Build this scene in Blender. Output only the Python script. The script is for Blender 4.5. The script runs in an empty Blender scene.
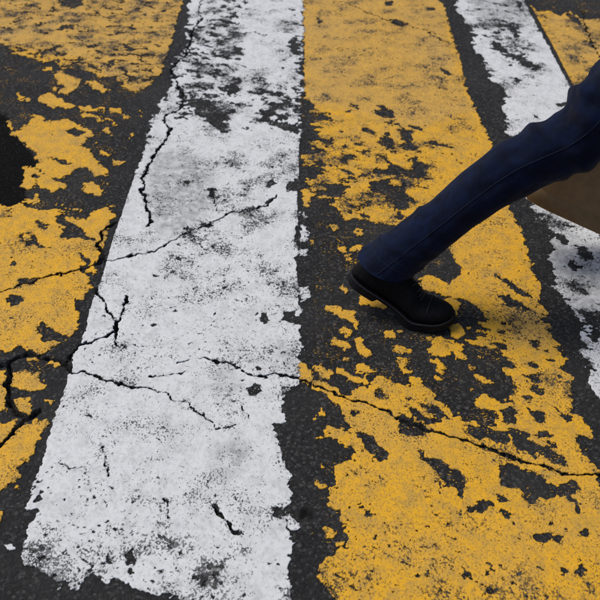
import bpy, bmesh, math, random
import numpy as np
from mathutils import Vector, Matrix
random.seed(7)
R = math.radians
sc = bpy.context.scene

# ------------------------------------------------------------------ camera, sky, sun, exposure
CAM_H, FOC, PITCH = 1.22, 875.0, math.atan(700 / 875.0)      # eye height (m), focal length in 600 px, tilt below the horizon
cam_d = bpy.data.cameras.new('camera'); cam = bpy.data.objects.new('camera', cam_d)
sc.collection.objects.link(cam); sc.camera = cam
cam.location = (0, 0, CAM_H); cam.rotation_euler = (R(90) - PITCH, 0, 0)
cam_d.sensor_width = 24; cam_d.lens = FOC / 600 * 24
cam_d.clip_start = 0.02; cam_d.clip_end = 2000
cam_d.dof.use_dof = True; cam_d.dof.focus_distance = 1.75; cam_d.dof.aperture_fstop = 5.6

world = bpy.data.worlds.new('World'); sc.world = world; world.use_nodes = True
wn = world.node_tree; bg = wn.nodes['Background']
sky = wn.nodes.new('ShaderNodeTexSky'); sky.sky_type = 'NISHITA'; sky.sun_disc = False
SUN_EL, SUN_ROT = 60, -65
sky.sun_elevation = R(SUN_EL); sky.sun_rotation = R(SUN_ROT)
sky.air_density = 1.0; sky.dust_density = 3.5; sky.ozone_density = 1.0
wn.links.new(sky.outputs[0], bg.inputs[0]); bg.inputs[1].default_value = 0.092
sun_d = bpy.data.lights.new('sun', 'SUN'); sun = bpy.data.objects.new('sun', sun_d); sc.collection.objects.link(sun)
sun_d.energy = 1.5; sun_d.angle = R(25); sun_d.color = (1.0, 0.95, 0.87)
sdir = Vector((math.sin(R(SUN_ROT)) * math.cos(R(SUN_EL)), math.cos(R(SUN_ROT)) * math.cos(R(SUN_EL)), math.sin(R(SUN_EL))))
sun.rotation_euler = (-sdir).to_track_quat('-Z', 'Y').to_euler(); sun.location = (-4, 2, 6)
sc.view_settings.view_transform = 'Standard'; sc.view_settings.look = 'None'
sc.view_settings.exposure = 0.24; sc.view_settings.gamma = 1.0; sc.view_settings.use_curve_mapping = False

# ------------------------------------------------------------------ survey: a mark in the photograph -> metres on the flat road
CP, SP = math.cos(PITCH), math.sin(PITCH)
def ground(pts, z=0.0):
    a = np.asarray(pts, float).reshape(-1, 2)
    u = (a[:, 0] - 300) / FOC; v = (a[:, 1] - 300) / FOC
    t = (CAM_H - z) / (SP + v * CP)
    return np.stack([u * t, (CP - v * SP) * t], 1)
def edge(x0, y):                                              # a stripe edge: straight line on the road, parallel to the others
    return (298 + (x0 - 298) * (y + 400) / 400.0, y)

# ------------------------------------------------------------------ noise
def _hash(ix, iy, seed):
    n = (ix.astype(np.int64) * 374761393 + iy.astype(np.int64) * 668265263 + seed * 1442695041) & 0xffffffff
    n = ((n ^ (n >> 13)) * 1274126177) & 0xffffffff
    n = ((n ^ (n >> 16)) * 2246822519) & 0xffffffff
    return (n ^ (n >> 15)) & 0xffffffff
def perlin(x, y, seed=0):
    x0 = np.floor(x); y0 = np.floor(y); fx = x - x0; fy = y - y0
    u = fx * fx * fx * (fx * (fx * 6 - 15) + 10); v = fy * fy * fy * (fy * (fy * 6 - 15) + 10)
    def g(i, j):
        a = _hash(x0 + i, y0 + j, seed) * (2 * math.pi / 4294967296.0)
        return np.cos(a) * (fx - i) + np.sin(a) * (fy - j)
    a = g(0, 0) * (1 - u) + g(1, 0) * u; b = g(0, 1) * (1 - u) + g(1, 1) * u
    return (a * (1 - v) + b * v) * 1.5
def fbm(x, y, seed=0, octv=4, gain=0.55):
    s = 0; a = 1; t = 0
    for k in range(octv):
        s = s + a * perlin(x, y, seed + k * 17); t += a * a; a *= gain; x = x * 2.03; y = y * 2.03
    return s / math.sqrt(t)

# ------------------------------------------------------------------ the road grid (fine where the wear can be seen, coarse beyond)
def graded(a, b, sa, sb):
    out = [a]
    while out[-1] < b:
        out.append(out[-1] + sa + (sb - sa) * (out[-1] - a) / (b - a))
    return out
xf = list(np.arange(-1.22, 1.2201, 0.0029))
right = graded(xf[-1], 3.2, 0.006, 0.06)[1:]
xs = np.array([-900, -120, -30, -8] + [-v for v in reversed(right)] + xf + right + [8, 30, 120, 900])
yf = graded(0.74, 3.45, 0.0021, 0.0062)
yback = [2 * 0.74 - v for v in graded(0.74, 2.6, 0.005, 0.08)[1:]][::-1]
yfar = graded(yf[-1], 8.0, 0.009, 0.12)[1:]
ys = np.array([-900, -120, -30, -8, -3] + yback + yf + yfar + [14, 40, 120, 900])
X, Y = np.meshgrid(xs, ys)
NR, NC = X.shape
# domain warp: gives every traced outline the crumbly edge of chipped paint
WX = 0.0078 * fbm(X * 34, Y * 34, 1, 3) + 0.0034 * fbm(X * 120, Y * 120, 5, 2)
WY = 0.0108 * fbm(X * 34, Y * 34, 31, 3) + 0.0045 * fbm(X * 120, Y * 120, 37, 2)
XW, YW = X + WX, Y + WY
# streak noise: wear runs obliquely across the stripes, the way the wheels went
ca, sa_ = math.cos(R(-32)), math.sin(R(-32))
XR, YR = X * ca + Y * sa_, -X * sa_ + Y * ca
STREAK = fbm(XR * 20, YR * 34, 71, 4, 0.58)
FINE = fbm(XR * 75, YR * 140, 91, 3, 0.6)
STREAK /= STREAK.std(); FINE /= FINE.std()
RAG = fbm(X * 60, Y * 52, 201, 4, 0.7); RAG /= RAG.std()
LOW = fbm(X * 3.1, Y * 3.1, 111, 3)
MID = fbm(X * 14, Y * 14, 121, 3)
MARG = 0.035
def window(p, m):
    i0, i1 = np.searchsorted(xs, [p[:, 0].min() - m, p[:, 0].max() + m])
    j0, j1 = np.searchsorted(ys, [p[:, 1].min() - m, p[:, 1].max() + m])
    return slice(max(j0 - 1, 0), j1 + 1), slice(max(i0 - 1, 0), i1 + 1)
def sd_poly(poly, m=MARG, soft=False):
    """signed distance (m), positive inside, on the window around the polygon"""
    p = ground(poly); w = window(p, m)
    x, y = (X[w], Y[w]) if soft else (XW[w], YW[w])
    d2 = np.full(x.shape, 1e9); ins = np.zeros(x.shape, bool)
    for a, b in zip(p, np.roll(p, -1, 0)):
        ex, ey = b - a; L = ex * ex + ey * ey + 1e-12
        t = np.clip(((x - a[0]) * ex + (y - a[1]) * ey) / L, 0, 1)
        d2 = np.minimum(d2, (x - a[0] - t * ex) ** 2 + (y - a[1] - t * ey) ** 2)
        c = ((a[1] > y) != (b[1] > y))
        if abs(ey) > 1e-12: ins ^= c & (x < a[0] + (y - a[1]) * ex / ey)
    d = np.sqrt(d2)
    return w, np.where(ins, d, -d)

# ------------------------------------------------------------------ cracks in the asphalt (they cut through the paint as well)
CRACKS = [   # (width in px, polyline)
 (1.8, [(206,-40),(203,0),(198,8),(201,20),(192,30),(190,45),(186,55),(171,70),(175,78),(180,88),(184,103),(180,110),(168,115),(163,120),(171,130),(166,140),(158,150),(150,163),(145,172),(142,186),(146,202),(150,216),(150,226)]),
 (1.9, [(276,196),(270,203),(262,207),(250,211),(235,212),(220,218),(205,226),(188,232),(170,243),(150,253),(135,256),(120,258),(106,262)]),
 (3.0, [(118,221),(108,226),(102,231),(100,241),(97,246),(104,256),(100,263),(90,267),(75,272),(57,274)]),
 (1.7, [(57,274),(45,277),(25,285),(0,292),(-60,312)]),
 (1.7, [(97,290),(102,302),(110,314),(116,323),(121,315),(127,303),(128,296)]),
 (2.8, [(116,323),(116,331),(108,337),(90,342),(80,345),(72,353),(67,361)]),
 (1.4, [(116,331),(117,346)]),
 (3.6, [(-80,372),(0,365),(8,364),(16,358),(28,353),(45,358),(60,361),(68,366)]),
 (2.6, [(68,366),(72,373),(85,373),(95,376),(105,380),(122,385),(135,388),(150,390)]),
 (1.8, [(150,390),(163,393),(175,401),(185,402),(195,411),(204,417)]),
 (1.0, [(204,417),(218,430),(225,429),(237,425)]),
 (5.0, [(10,362),(9,385),(10,405),(18,414),(28,420),(38,411)]),
 (3.6, [(25,419),(12,433),(3,443),(-20,462)]),
 (1.2, [(178,362),(193,360),(206,358)]),
 (2.0, [(206,358),(215,362),(230,365),(245,371),(258,377),(267,379)]),
 (2.6, [(262,377),(275,374),(287,376),(300,380),(315,386),(330,392),(345,398),(362,402),(378,408),(392,415),(400,421),(418,426)]),
 (3.2, [(418,426),(432,432),(450,437),(478,445),(494,451),(506,457),(520,462),(545,467),(560,473),(578,477),(600,475),(680,470)]),
 (1.1, [(300,-14),(333,0),(346,3),(366,12),(390,22),(410,27),(430,32),(452,38)]),
 (0.9, [(428,33),(438,39),(449,44)]),
 (1.2, [(102,445),(107,456),(105,463),(109,474)]),
 (1.0, [(60,463),(70,468),(86,468)]),
 (1.0, [(164,499),(168,510),(169,519)]),
 (1.3, [(242,406),(244,414),(251,420)]),
 (1.2, [(150,377),(165,376),(189,373)]),
 (3.0, [(213,508),(219,514),(228,524),(231,531),(239,536)]),
 (1.2, [(583,12),(586,28),(592,44),(600,58)]),
 (1.0, [(188,232),(196,243),(206,251)]),
 (1.0, [(212,188),(214,200),(217,211)]),
]
CRN = fbm(X * 55, Y * 45, 301, 2); JX = 0.0055 * fbm(X * 42, Y * 30, 311, 3, 0.6); JY = 0.0065 * fbm(X * 42, Y * 36, 321, 3, 0.6)
crack = np.full(X.shape, 0.05)        # distance to the crack's edge (m), negative inside
for wpx, pl in CRACKS:
    p = ground(pl)
    half = max(wpx * 0.5 * (p[:, 1].mean() * 1.26 / FOC) * 1.1, (0.0016 if wpx > 1.65 else 0.0008) * max(1, p[:, 1].mean() / 1.7))
    for a, b in zip(p[:-1], p[1:]):
        w = window(np.array([a, b]), 0.03)
        x = X[w] + 0.45 * WX[w] + JX[w] * Y[w] / 1.6; y = Y[w] + 0.45 * WY[w] + JY[w] * Y[w] / 1.6
        ex, ey = b - a; L = ex * ex + ey * ey + 1e-12
        t = np.clip(((x - a[0]) * ex + (y - a[1]) * ey) / L, 0, 1)
        d = np.hypot(x - a[0] - t * ex, y - a[1] - t * ey) - half * np.clip(1.0 + 0.9 * CRN[w], 0.8, 2.0)
        crack[w] = np.minimum(crack[w], d)
ZBASE = 0.0016 * LOW + 0.0007 * MID
fade = np.clip((6 - np.abs(X)) / 3, 0, 1)
ZBASE = ZBASE * fade
ZROAD = ZBASE - np.clip(-crack / 0.0014, 0, 1) * 0.024 - np.clip((0.004 - crack) / 0.004, 0, 1) * 0.0012

# ------------------------------------------------------------------ the painted stripes, as traced: outline, bare patches, surviving chips, half-worn zones
def bnd(x0, x1, y1=640, y0=-130): return [edge(x0, y0), edge(x1, y0), edge(x1, y1), edge(x0, y1)]
S = {}
S['white1'] = dict(col='white', rough=[[(150,0),(305,-40),(306,140),(200,140),(140,140)]], clean=[[(125,175),(150,175),(70,470),(36,478)],[(290,140),(308,140),(308,305),(292,305)]], outline=[edge(187,-130),edge(303,-130),(303,0),(303,30),(300,62),(300,85),(297,100),(299,140),(299,175),(297,200),(299,240),(297,270),(300,310),(300,375),(298,384),(286,390),(281,408),(287,423),(272,425),(275,434),(281,446),(285,460),(289,480),(291,500),(287,512),(286,525),(293,535),(288,541),(293,549),(284,565),(288,577),(290,600),(291,640),
      (240,618),(182,601),(165,597),(146,591),(125,583),(105,579),(85,573),(84,582),(75,590),(60,587),(58,580),(45,573),(26,566),(21,557),(25,549),(25,535),(29,523),(36,513),(27,508),(31,490),(37,480),(46,450),(55,415),(65,390),(70,372),(73,357),(81,343),(86,330),(93,300),(100,285),(110,250),(116,232),(131,187),(145,150),(150,125),(160,107),(173,88),(174,65),(188,48),(189,20),(190,0)],
  holes=[[(188,96),(205,97),(215,105),(228,118),(231,130),(224,135),(212,126),(196,114),(186,106)],[(243,0),(247,0),(246,6),(243,7)],[(236,60),(241,60),(240,52),(243,45),(239,45)],[(238,78),(240,95),(234,98),(225,92),(231,84)],
   [(290,40),(297,34),(300,45),(301,60),(292,57),(288,47)],[(262,112),(275,118),(290,124),(300,122),(304,140),(290,132),(272,126),(262,120)],[(294,88),(301,92),(301,120),(296,112)],[(252,102),(262,107),(268,116),(258,115)],
   [(267,181),(274,179),(276,184),(272,188),(268,186)],[(288,182),(299,178),(300,192),(286,193)],[(249,208),(255,205),(254,211),(248,213)],[(265,202),(273,197),(275,200),(268,205)],[(184,229),(193,229),(191,234),(185,235)],[(201,224),(211,223),(209,227),(202,228)],
   [(258,318),(262,314),(267,314),(269,320),(265,323),(259,322)],[(277,307),(287,312),(300,318),(300,328),(288,322)],[(248,387),(254,384),(260,389),(258,394),(252,397),(249,393)],[(256,366),(261,367),(259,370),(256,370)],[(152,326),(156,323),(160,328),(154,329)],[(174,310),(177,309),(178,313),(174,313)],
   [(105,560),(110,554),(113,555),(113,563),(108,563)],[(127,558),(129,551),(132,556),(136,558),(135,562),(128,563)],[(190,573),(193,576),(197,580),(193,580)],[(201,583),(206,582),(205,587),(202,588)],[(272,504),(280,508),(290,506),(287,512),(284,521),(272,519),(271,511)],[(211,507),(215,506),(218,512),(213,513)],[(229,529),(235,531),(243,536),(240,539),(231,535)],
   [(95,391),(100,391),(101,394),(97,395)],[(82,415),(90,418),(95,422),(86,421)],[(64,499),(68,498),(66,502)],[(104,501),(109,502),(107,506)],[(94,499),(98,499),(97,502)],[(130,575),(128,570),(131,568),(134,571)],[(36,489),(41,490),(43,499),(37,500)],[(280,352),(287,351),(286,355),(281,356)],[(296,225),(300,232),(299,246),(294,240)],[(293,258),(300,255),(300,266)],[(176,257),(186,258),(184,261)],[(154,274),(158,276),(155,278)],[(180,182),(190,182),(187,185)],[(208,190),(214,187),(215,196),(211,198)],[(167,524),(170,526),(168,529)]],
  zones=[(0.06, [(176,40),(247,-30),(248,30),(240,60),(242,98),(230,136),(200,128),(160,118),(170,80)]),(-0.08, [(244,74),(270,78),(276,88),(302,92),(302,128),(285,126),(266,121),(248,104)]),(0.35,[(283,300),(304,300),(304,384),(284,384)]),(0.3,[(276,440),(300,440),(300,520),(284,500)]),(0.75,[(186,150),(300,150),(300,300),(150,300)]),(0.3,[(288,150),(305,150),(305,300),(291,300)]),(0.3,[(286,20),(306,20),(306,150),(288,140)]),(0.6,[(18,540),(110,500),(290,560),(300,640),(20,620)])],
  film=[[(150,152),(185,150),(212,165),(214,200),(200,222),(180,236),(160,232),(148,205)],[(214,455),(232,443),(246,449),(253,459),(241,459),(238,470),(231,460)],[(219,474),(227,470),(233,476),(225,478)],[(212,386),(232,383),(234,392),(216,394)],[(218,372),(231,371),(231,380),(220,380)],[(278,345),(300,345),(300,372),(282,370)]],
  isles=[[(301,224),(306,228),(307,240),(302,243)],[(299,250),(308,250),(307,255),(300,257)],[(300,290),(308,288),(309,300),(301,300)],[(10,545),(13,543),(14,548),(10,548)],[(299,85),(304,88),(302,92)],[(288,525),(300,528),(298,522),(291,513),(283,518),(283,524)],[(301,212),(305,216),(303,220)]])
S['yellow1'] = dict(col='yellow', rough=[[(-60,30),(60,40),(168,40),(150,100),(116,225),(60,232),(-60,222)]], outline=[edge(-70,-130),edge(183,-130),(183,0),(176,25),(163,68),(150,88),(113,212),(92,285),(80,312),(76,332),(57,392),(46,424),(40,440),(31,458),(20,468),(17,478),(8,486),(-10,500),(-60,520),edge(-70,560)],
  holes=[[(-120,36),(-20,44),(10,46),(14,53),(32,59),(45,62),(57,60),(61,67),(85,70),(100,77),(118,77),(122,86),(135,93),(150,86),(163,70),(200,80),(140,190),(112,216),(110,208),(95,213),(70,222),(60,215),(74,211),(55,207),(48,213),(32,210),(22,205),(0,206),(-120,206)],
   [(60,215),(72,222),(80,229),(90,236),(97,241),(92,242),(78,239),(60,240),(63,229),(58,221)],[(16,233),(30,233),(38,240),(40,246),(49,249),(38,249),(28,243),(17,238)],[(37,222),(52,224),(50,228),(38,229)],[(4,297),(14,296),(23,299),(20,304),(7,305)],[(37,325),(44,322),(54,332),(66,336),(62,346),(47,346),(39,337)],[(82,254),(92,262),(86,272),(96,275),(94,262),(102,262),(96,300),(88,276),(78,272),(86,264)],[(9,262),(15,261),(15,266),(11,266)],[(17,279),(22,278),(27,283),(22,285)],[(28,280),(37,279),(36,283),(30,283)],[(75,300),(90,300),(84,320),(76,310)],
   [(-90,356),(0,352),(14,352),(22,347),(34,352),(46,353),(60,346),(74,330),(84,330),(60,420),(40,445),(20,440),(0,430),(-90,450)],[(58,0),(82,0),(84,6),(72,9),(60,5)],[(62,26),(73,25),(74,30),(60,30)],[(44,33),(50,31),(49,34)],[(42,48),(54,48),(55,51),(44,52)],[(125,44),(133,46),(134,51),(127,50)]],
  zones=[(0.30,[(-60,-60),(186,-60),(190,60),(150,95),(118,85),(55,40),(-60,30)]),(0.12,[(-60,34),(40,44),(110,58),(168,45),(160,80),(138,98),(112,84),(60,68),(-60,50)])],
  film=[[(-60,-120),(200,-120),(175,60),(140,95),(80,60),(-60,30)]],
  isles=[[(45,67),(52,67),(51,70),(46,70)],[(54,72),(62,70),(72,77),(81,80),(76,87),(68,95),(60,93),(65,87),(57,80)],[(88,81),(98,83),(108,91),(103,93),(95,88)],[(51,89),(57,88),(56,91)],[(17,94),(28,98),(29,101),(20,99)],[(40,97),(48,94),(60,99),(75,107),(70,109),(55,105),(57,111),(50,108),(40,101)],[(75,106),(88,107),(98,111),(85,112)],[(80,112),(95,115),(103,118),(100,121),(88,117)],
   [(30,115),(42,116),(45,122),(60,121),(66,119),(75,125),(90,130),(93,135),(86,140),(80,146),(88,148),(92,155),(100,165),(107,170),(105,176),(95,176),(90,168),(80,168),(68,175),(60,178),(52,178),(60,185),(60,190),(52,193),(48,190),(37,187),(37,178),(45,175),(38,166),(36,152),(25,143),(15,137),(10,135),(20,132),(27,125),(35,120)],
   [(9,121),(14,128),(13,131),(7,126)],[(110,110),(120,109),(119,113),(112,114)],[(103,129),(112,131),(110,135),(104,132)],[(108,120),(118,124),(115,126)],[(130,135),(135,137),(131,139)],[(25,168),(35,168),(40,175),(36,183),(30,188),(20,186),(25,178)],[(57,182),(65,184),(63,190),(57,188)],[(83,183),(90,182),(102,191),(98,197),(85,192)],[(100,151),(111,154),(108,157),(101,155)],[(112,160),(123,163),(120,166),(113,164)],[(100,181),(107,184),(102,186)],[(33,196),(41,199),(35,203)],[(28,200),(35,203),(32,206)],[(100,108),(106,112),(103,114)],[(138,111),(144,114),(142,117)],[(124,115),(129,117),(126,119)],[(95,142),(99,143),(97,145)],
   [(70,222),(85,219),(97,212),(110,208),(115,215),(110,224),(102,227),(99,241),(90,236),(80,229)],[(24,236),(31,236),(31,240),(26,240)],
   [(12,372),(25,369),(32,376),(46,385),(45,390),(28,390),(15,387)],[(13,400),(30,401),(35,410),(30,417),(20,412)],[(-20,370),(4,372),(6,380),(7,410),(-20,416)],[(-20,428),(15,422),(10,434),(-20,452)],[(4,446),(18,428),(34,424),(33,416),(37,420),(47,417),(49,424),(40,440),(32,452),(28,460),(18,465),(12,475),(-10,482)],[(50,361),(63,364),(58,367),(50,365)],[(27,358),(36,360),(28,361)],[(33,346),(50,342),(60,344),(46,353),(33,352)],[(48,400),(54,402),(51,405)],[(0,513),(3,516),(1,521),(-2,520)],[(16,483),(20,486),(18,490)],[(35,376),(38,372),(41,377)]],
  holes2=[[(65,130),(75,128),(85,133),(80,137),(70,135)],[(50,158),(65,160),(75,167),(60,163)],[(41,120),(47,121),(46,124)],[(30,175),(36,174),(38,178),(32,178)]])
S['yellow2'] = dict(col='yellow', rough=[[(300,95),(400,110),(480,150),(450,232),(300,232)],[(440,300),(560,320),(590,450),(480,445),(440,400)]], outline=[edge(305,-130),edge(440,-130),(430,-6),(443,4),(447,18),(452,33),(455,45),(461,60),(463,75),(466,90),(473,103),(477,115),(485,130),(491,144),(508,206),(517,222),(521,232),(529,250),(532,262),(530,270),(538,285),(540,298),(546,315),(545,325),(557,332),(552,340),(565,360),(567,370),(573,385),(571,395),(578,410),(584,425),(587,435),(578,440),(582,450),(594,464),(603,473),(595,482),(612,505),(650,600),(660,640),(318,640),(316,580),(302,382),(303,200),(305,150),(304,60),(304,0)],
  holes=[[(300,92),(307,100),(314,104),(313,113),(316,128),(322,135),(312,146),(322,152),(306,158),(296,150)],[(377,107),(385,106),(395,115),(390,121),(382,121),(377,117)],[(366,131),(375,131),(380,137),(372,138)],[(397,124),(407,127),(415,135),(413,142),(426,151),(405,150),(398,142),(404,136),(397,130)],[(382,135),(390,132),(392,145),(398,151),(383,151),(380,143)],[(415,124),(425,127),(423,131),(415,128)],[(433,143),(449,145),(446,149),(433,147)],[(390,19),(398,20),(408,25),(402,27),(392,24)],[(384,2),(393,1),(392,6),(386,6)],[(439,68),(445,69),(452,75),(447,76)],[(350,104),(360,106),(357,109)],[(426,8),(434,8),(435,11),(428,11)],[(316,17),(325,23),(318,24)],[(316,118),(329,114),(330,121),(320,121)],[(318,137),(332,142),(330,146),(318,143)],
   [(378,172),(392,165),(405,165),(416,173),(424,180),(412,181),(403,176),(390,176)],[(410,158),(418,160),(426,170),(424,178),(413,172)],[(362,175),(375,179),(400,185),(402,190),(398,196),(412,200),(416,206),(409,213),(395,208),(385,198),(370,190)],[(324,186),(340,183),(353,187),(342,195),(333,207),(325,197)],[(302,160),(316,164),(322,176),(310,182),(302,176)],[(335,152),(352,158),(345,162)],
   [(290,165),(306,172),(311,187),(322,193),(326,204),(335,211),(345,216),(352,220),(360,220),(365,213),(373,219),(382,226),(395,226),(402,222),(402,214),(418,216),(445,235),(455,262),(462,270),(461,277),(448,283),(440,278),(425,275),(418,279),(418,285),(430,292),(448,297),(459,303),(460,300),(477,305),(487,318),(481,325),(486,331),(478,339),(492,345),(504,343),(507,360),(513,362),(508,372),(518,382),(510,386),(513,400),(500,406),(492,402),(496,412),(498,421),(492,432),(478,440),(468,430),(468,424),(460,415),(450,412),(447,408),(433,398),(434,391),(425,388),(420,380),(411,379),(410,386),(395,385),(378,377),(372,382),(370,389),(355,389),(344,396),(335,387),(322,381),(312,383),(298,378),(290,300)],
   [(300,383),(315,389),(330,398),(341,408),(342,418),(352,428),(349,433),(336,428),(325,427),(325,434),(338,442),(352,448),(356,459),(348,463),(332,462),(336,478),(337,486),(329,490),(329,503),(345,509),(342,522),(347,535),(346,550),(325,557),(316,567),(318,580),(330,587),(340,600),(345,650),(280,650),(290,400)],
   [(375,390),(382,390),(386,396),(380,400),(374,396)],[(353,411),(359,412),(360,416),(354,414)],[(357,435),(368,433),(378,440),(388,455),(387,461),(375,460),(365,448)],[(394,417),(405,416),(415,422),(430,428),(442,434),(425,432),(400,428)],[(405,406),(415,411),(424,415),(438,416),(440,422),(428,425),(414,419)],[(417,404),(430,408),(441,409),(448,418),(432,414)],[(404,399),(409,400),(408,403)],[(427,437),(432,438),(430,441)],
   [(497,275),(508,280),(516,287),(531,295),(531,299),(518,294),(511,289)],[(499,295),(507,295),(512,300),(525,303),(531,312),(520,310),(510,306),(498,300)],[(528,361),(533,363),(530,367)],[(529,384),(537,382),(543,393),(545,400),(537,398),(531,389)],[(525,407),(536,409),(540,418),(546,428),(538,425),(530,415)],[(550,402),(557,407),(558,412),(551,408)],[(557,412),(567,418),(572,425),(562,420)],[(503,410),(513,410),(514,416),(505,417)],[(503,421),(511,421),(508,427)],[(521,395),(528,400),(525,403)],
   [(494,430),(530,434),(537,429),(533,438),(530,440),(545,443),(555,445),(566,454),(563,468),(550,463),(535,456),(515,450),(500,447),(494,440)],[(500,463),(513,464),(530,472),(545,480),(558,487),(570,482),(582,490),(575,493),(569,495),(580,505),(581,516),(573,508),(564,495),(550,500),(530,502),(515,490),(502,487)],[(417,453),(425,452),(432,458),(445,462),(448,470),(455,472),(467,480),(463,498),(450,490),(438,485),(445,480),(435,470),(422,463)],[(466,505),(475,505),(485,501),(493,502),(490,507),(475,515),(467,512)],[(500,514),(508,512),(515,516),(505,518)],[(497,496),(505,498),(508,504),(500,500)],[(535,535),(542,533),(548,535),(560,532),(561,545),(550,540),(545,544),(537,542)],[(574,529),(588,528),(589,537),(580,534)],[(559,568),(569,573),(563,576)],[(577,570),(582,561),(586,570),(583,578),(577,575)],[(460,573),(465,571),(475,580),(490,586),(497,592),(491,598),(485,588),(470,582)],[(356,506),(364,508),(374,515),(368,517),(358,512)],[(398,425),(408,424),(425,434),(416,437),(402,432)]],
  zones=[(0.35,[(303,105),(318,105),(335,125),(345,150),(320,165),(303,160)]),(0.26,[(300,150),(350,135),(430,140),(440,180),(415,215),(340,222),(300,180)]),(0.62,[(470,300),(540,300),(585,440),(480,440),(510,390)]),(0.55,[(300,-20),(320,-20),(318,90),(300,90)]),(0.98,[(304,-40),(445,-40),(490,145),(304,100)]),(0.72,[(340,560),(640,560),(640,640),(320,640)])],
  film=[[(304,-120),(440,-120),(445,40),(470,110),(420,130),(304,100)],[(500,300),(545,315),(550,350),(510,345)]],
  isles=[[(304,190),(310,190),(311,200),(308,208),(304,203)],[(328,224),(336,226),(334,229)],[(355,230),(362,231),(363,236),(356,235)],[(339,248),(346,249),(344,253)],[(354,247),(363,246),(360,252),(354,251)],[(342,256),(350,256),(352,261),(345,263)],[(402,213),(410,213),(410,218),(403,220)],[(341,286),(348,291),(344,292)],[(312,240),(318,245),(314,244)],
   [(358,295),(375,299),(387,306),(383,310),(372,307),(360,301)],[(325,305),(335,306),(342,312),(353,313),(361,325),(355,329),(348,320),(338,318),(327,311)],[(337,328),(343,327),(351,333),(348,338),(338,333)],[(335,337),(340,340),(348,345),(350,350),(340,350),(334,345)],[(356,340),(361,341),(365,350),(373,356),(365,357),(357,348)],[(384,331),(392,331),(394,338),(386,339)],[(396,328),(403,330),(398,333)],[(393,345),(400,346),(411,350),(408,353),(395,351)],[(399,358),(406,360),(405,366),(411,373),(406,375),(399,367)],[(430,338),(440,337),(452,342),(449,350),(445,356),(438,355),(428,352),(432,345)],[(433,360),(440,362),(448,370),(442,373),(435,366)],[(437,377),(443,380),(439,383)],[(313,365),(322,365),(332,373),(324,382),(318,375)],[(299,364),(308,366),(313,378),(306,385),(299,380)],[(343,357),(350,357),(344,361)],[(337,369),(346,370),(350,375),(365,378),(369,383),(358,384),(345,379),(338,377)],[(357,367),(365,366),(378,374),(368,374),(358,371)],
   [(448,298),(457,302),(459,310),(453,316),(440,309),(444,304)],[(480,320),(490,323),(488,329),(480,326)],[(449,325),(460,327),(464,335),(456,339),(450,333)],[(468,340),(480,339),(493,343),(490,348),(478,346),(470,343)],[(449,342),(462,345),(466,350),(455,352),(449,348)],[(454,352),(463,355),(466,360),(457,360)],[(477,354),(486,357),(484,360),(478,358)],[(466,365),(476,366),(472,369)],[(479,377),(491,381),(490,384),(481,382)],[(470,387),(476,388),(473,391)],[(477,397),(485,397),(495,405),(507,404),(500,412),(488,410),(478,403)],[(465,326),(470,328),(467,330)],[(495,358),(499,359),(497,361)],[(510,436),(516,446),(508,447)],
   [(320,412),(326,415),(322,418)],[(313,417),(319,419),(315,422)],[(316,465),(323,468),(320,471)],[(316,480),(325,486),(318,485)],[(326,528),(333,530),(330,534)],[(338,541),(343,543),(340,548)],[(309,532),(314,534),(311,535)],[(322,535),(326,536),(324,539)],[(311,584),(315,586),(312,587)],[(535,452),(542,453),(538,455)],[(317,438),(322,435),(324,440)]],
  holes2=[])
S['white2'] = dict(col='white', rough=[[(455,0),(515,0),(555,90),(500,140)],[(525,190),(570,200),(620,330),(580,400)]], clean=[[(515,-60),(530,-60),(600,120),(570,120)]], outline=[edge(455,-130),edge(523,-130),(523,0),(545,41),(560,69),(576,98),(640,215),(720,360),(760,440),(680,560),(625,470),(601,400),(597,394),(592,380),(588,368),(590,345),(585,330),(578,313),(565,300),(556,285),(550,262),(555,242),(552,228),(552,215),(536,211),(520,178),(511,140),(506,118),(508,100),(504,88),(494,80),(489,70),(484,60),(475,50),(473,42),(475,35),(467,24),(466,18),(457,12),(456,0)],
  holes=[[(500,20),(512,22),(521,30),(518,40),(508,30)],[(486,38),(500,43),(510,50),(522,58),(535,65),(549,72),(535,71),(515,62),(500,53)],[(517,79),(522,80),(521,84),(517,83)],[(509,62),(515,63),(512,65)],[(530,113),(540,116),(541,121),(533,118)],[(556,104),(565,102),(570,105),(560,108)],[(519,73),(526,76),(521,77)],[(574,305),(592,312),(600,320),(600,328),(590,324),(580,318)],[(592,330),(600,338),(592,345),(586,338)],[(575,245),(590,252),(594,262),(583,257)],[(557,232),(570,240),(575,250),(562,244)],[(516,0),(521,2),(522,10),(517,8)]],
  zones=[(0.25,[(466,20),(500,15),(535,38),(550,74),(530,72),(500,56),(478,48)]),(0.22,[(535,200),(570,205),(602,250),(602,320),(560,305),(545,262)]),(0.35,[(500,80),(515,80),(530,140),(510,145)]),(0.55,[(455,-10),(525,-10),(540,40),(480,40)]),(0.4,[(580,320),(600,320),(610,400),(585,380)])],
  film=[[(455,-60),(520,-60),(525,30),(480,30)],[(530,205),(560,210),(600,280),(600,330),(560,300)]],
  isles=[[(536,218),(545,217),(552,222),(545,222)],[(565,222),(573,226),(568,227)]])
S['yellow3'] = dict(col='yellow', clean=[[(522,10),(545,10),(600,110),(575,120)]], outline=[edge(528,-130),edge(690,-130),edge(690,300),(720,335),(578,95),(552,44),(534,11),(527,0)],
  holes=[[edge(520,-60),(525,0),(538,12),(548,11),(560,16),(570,12),(582,20),(600,19),(700,24),edge(700,-60)],[(569,13),(578,18),(582,26),(572,22),(566,16)]],
  zones=[(0.50,[(528,0),(720,0),(720,200),(600,150)])], film=[[(545,15),(610,15),(625,100),(580,95),(560,60)]], isles=[])
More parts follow.
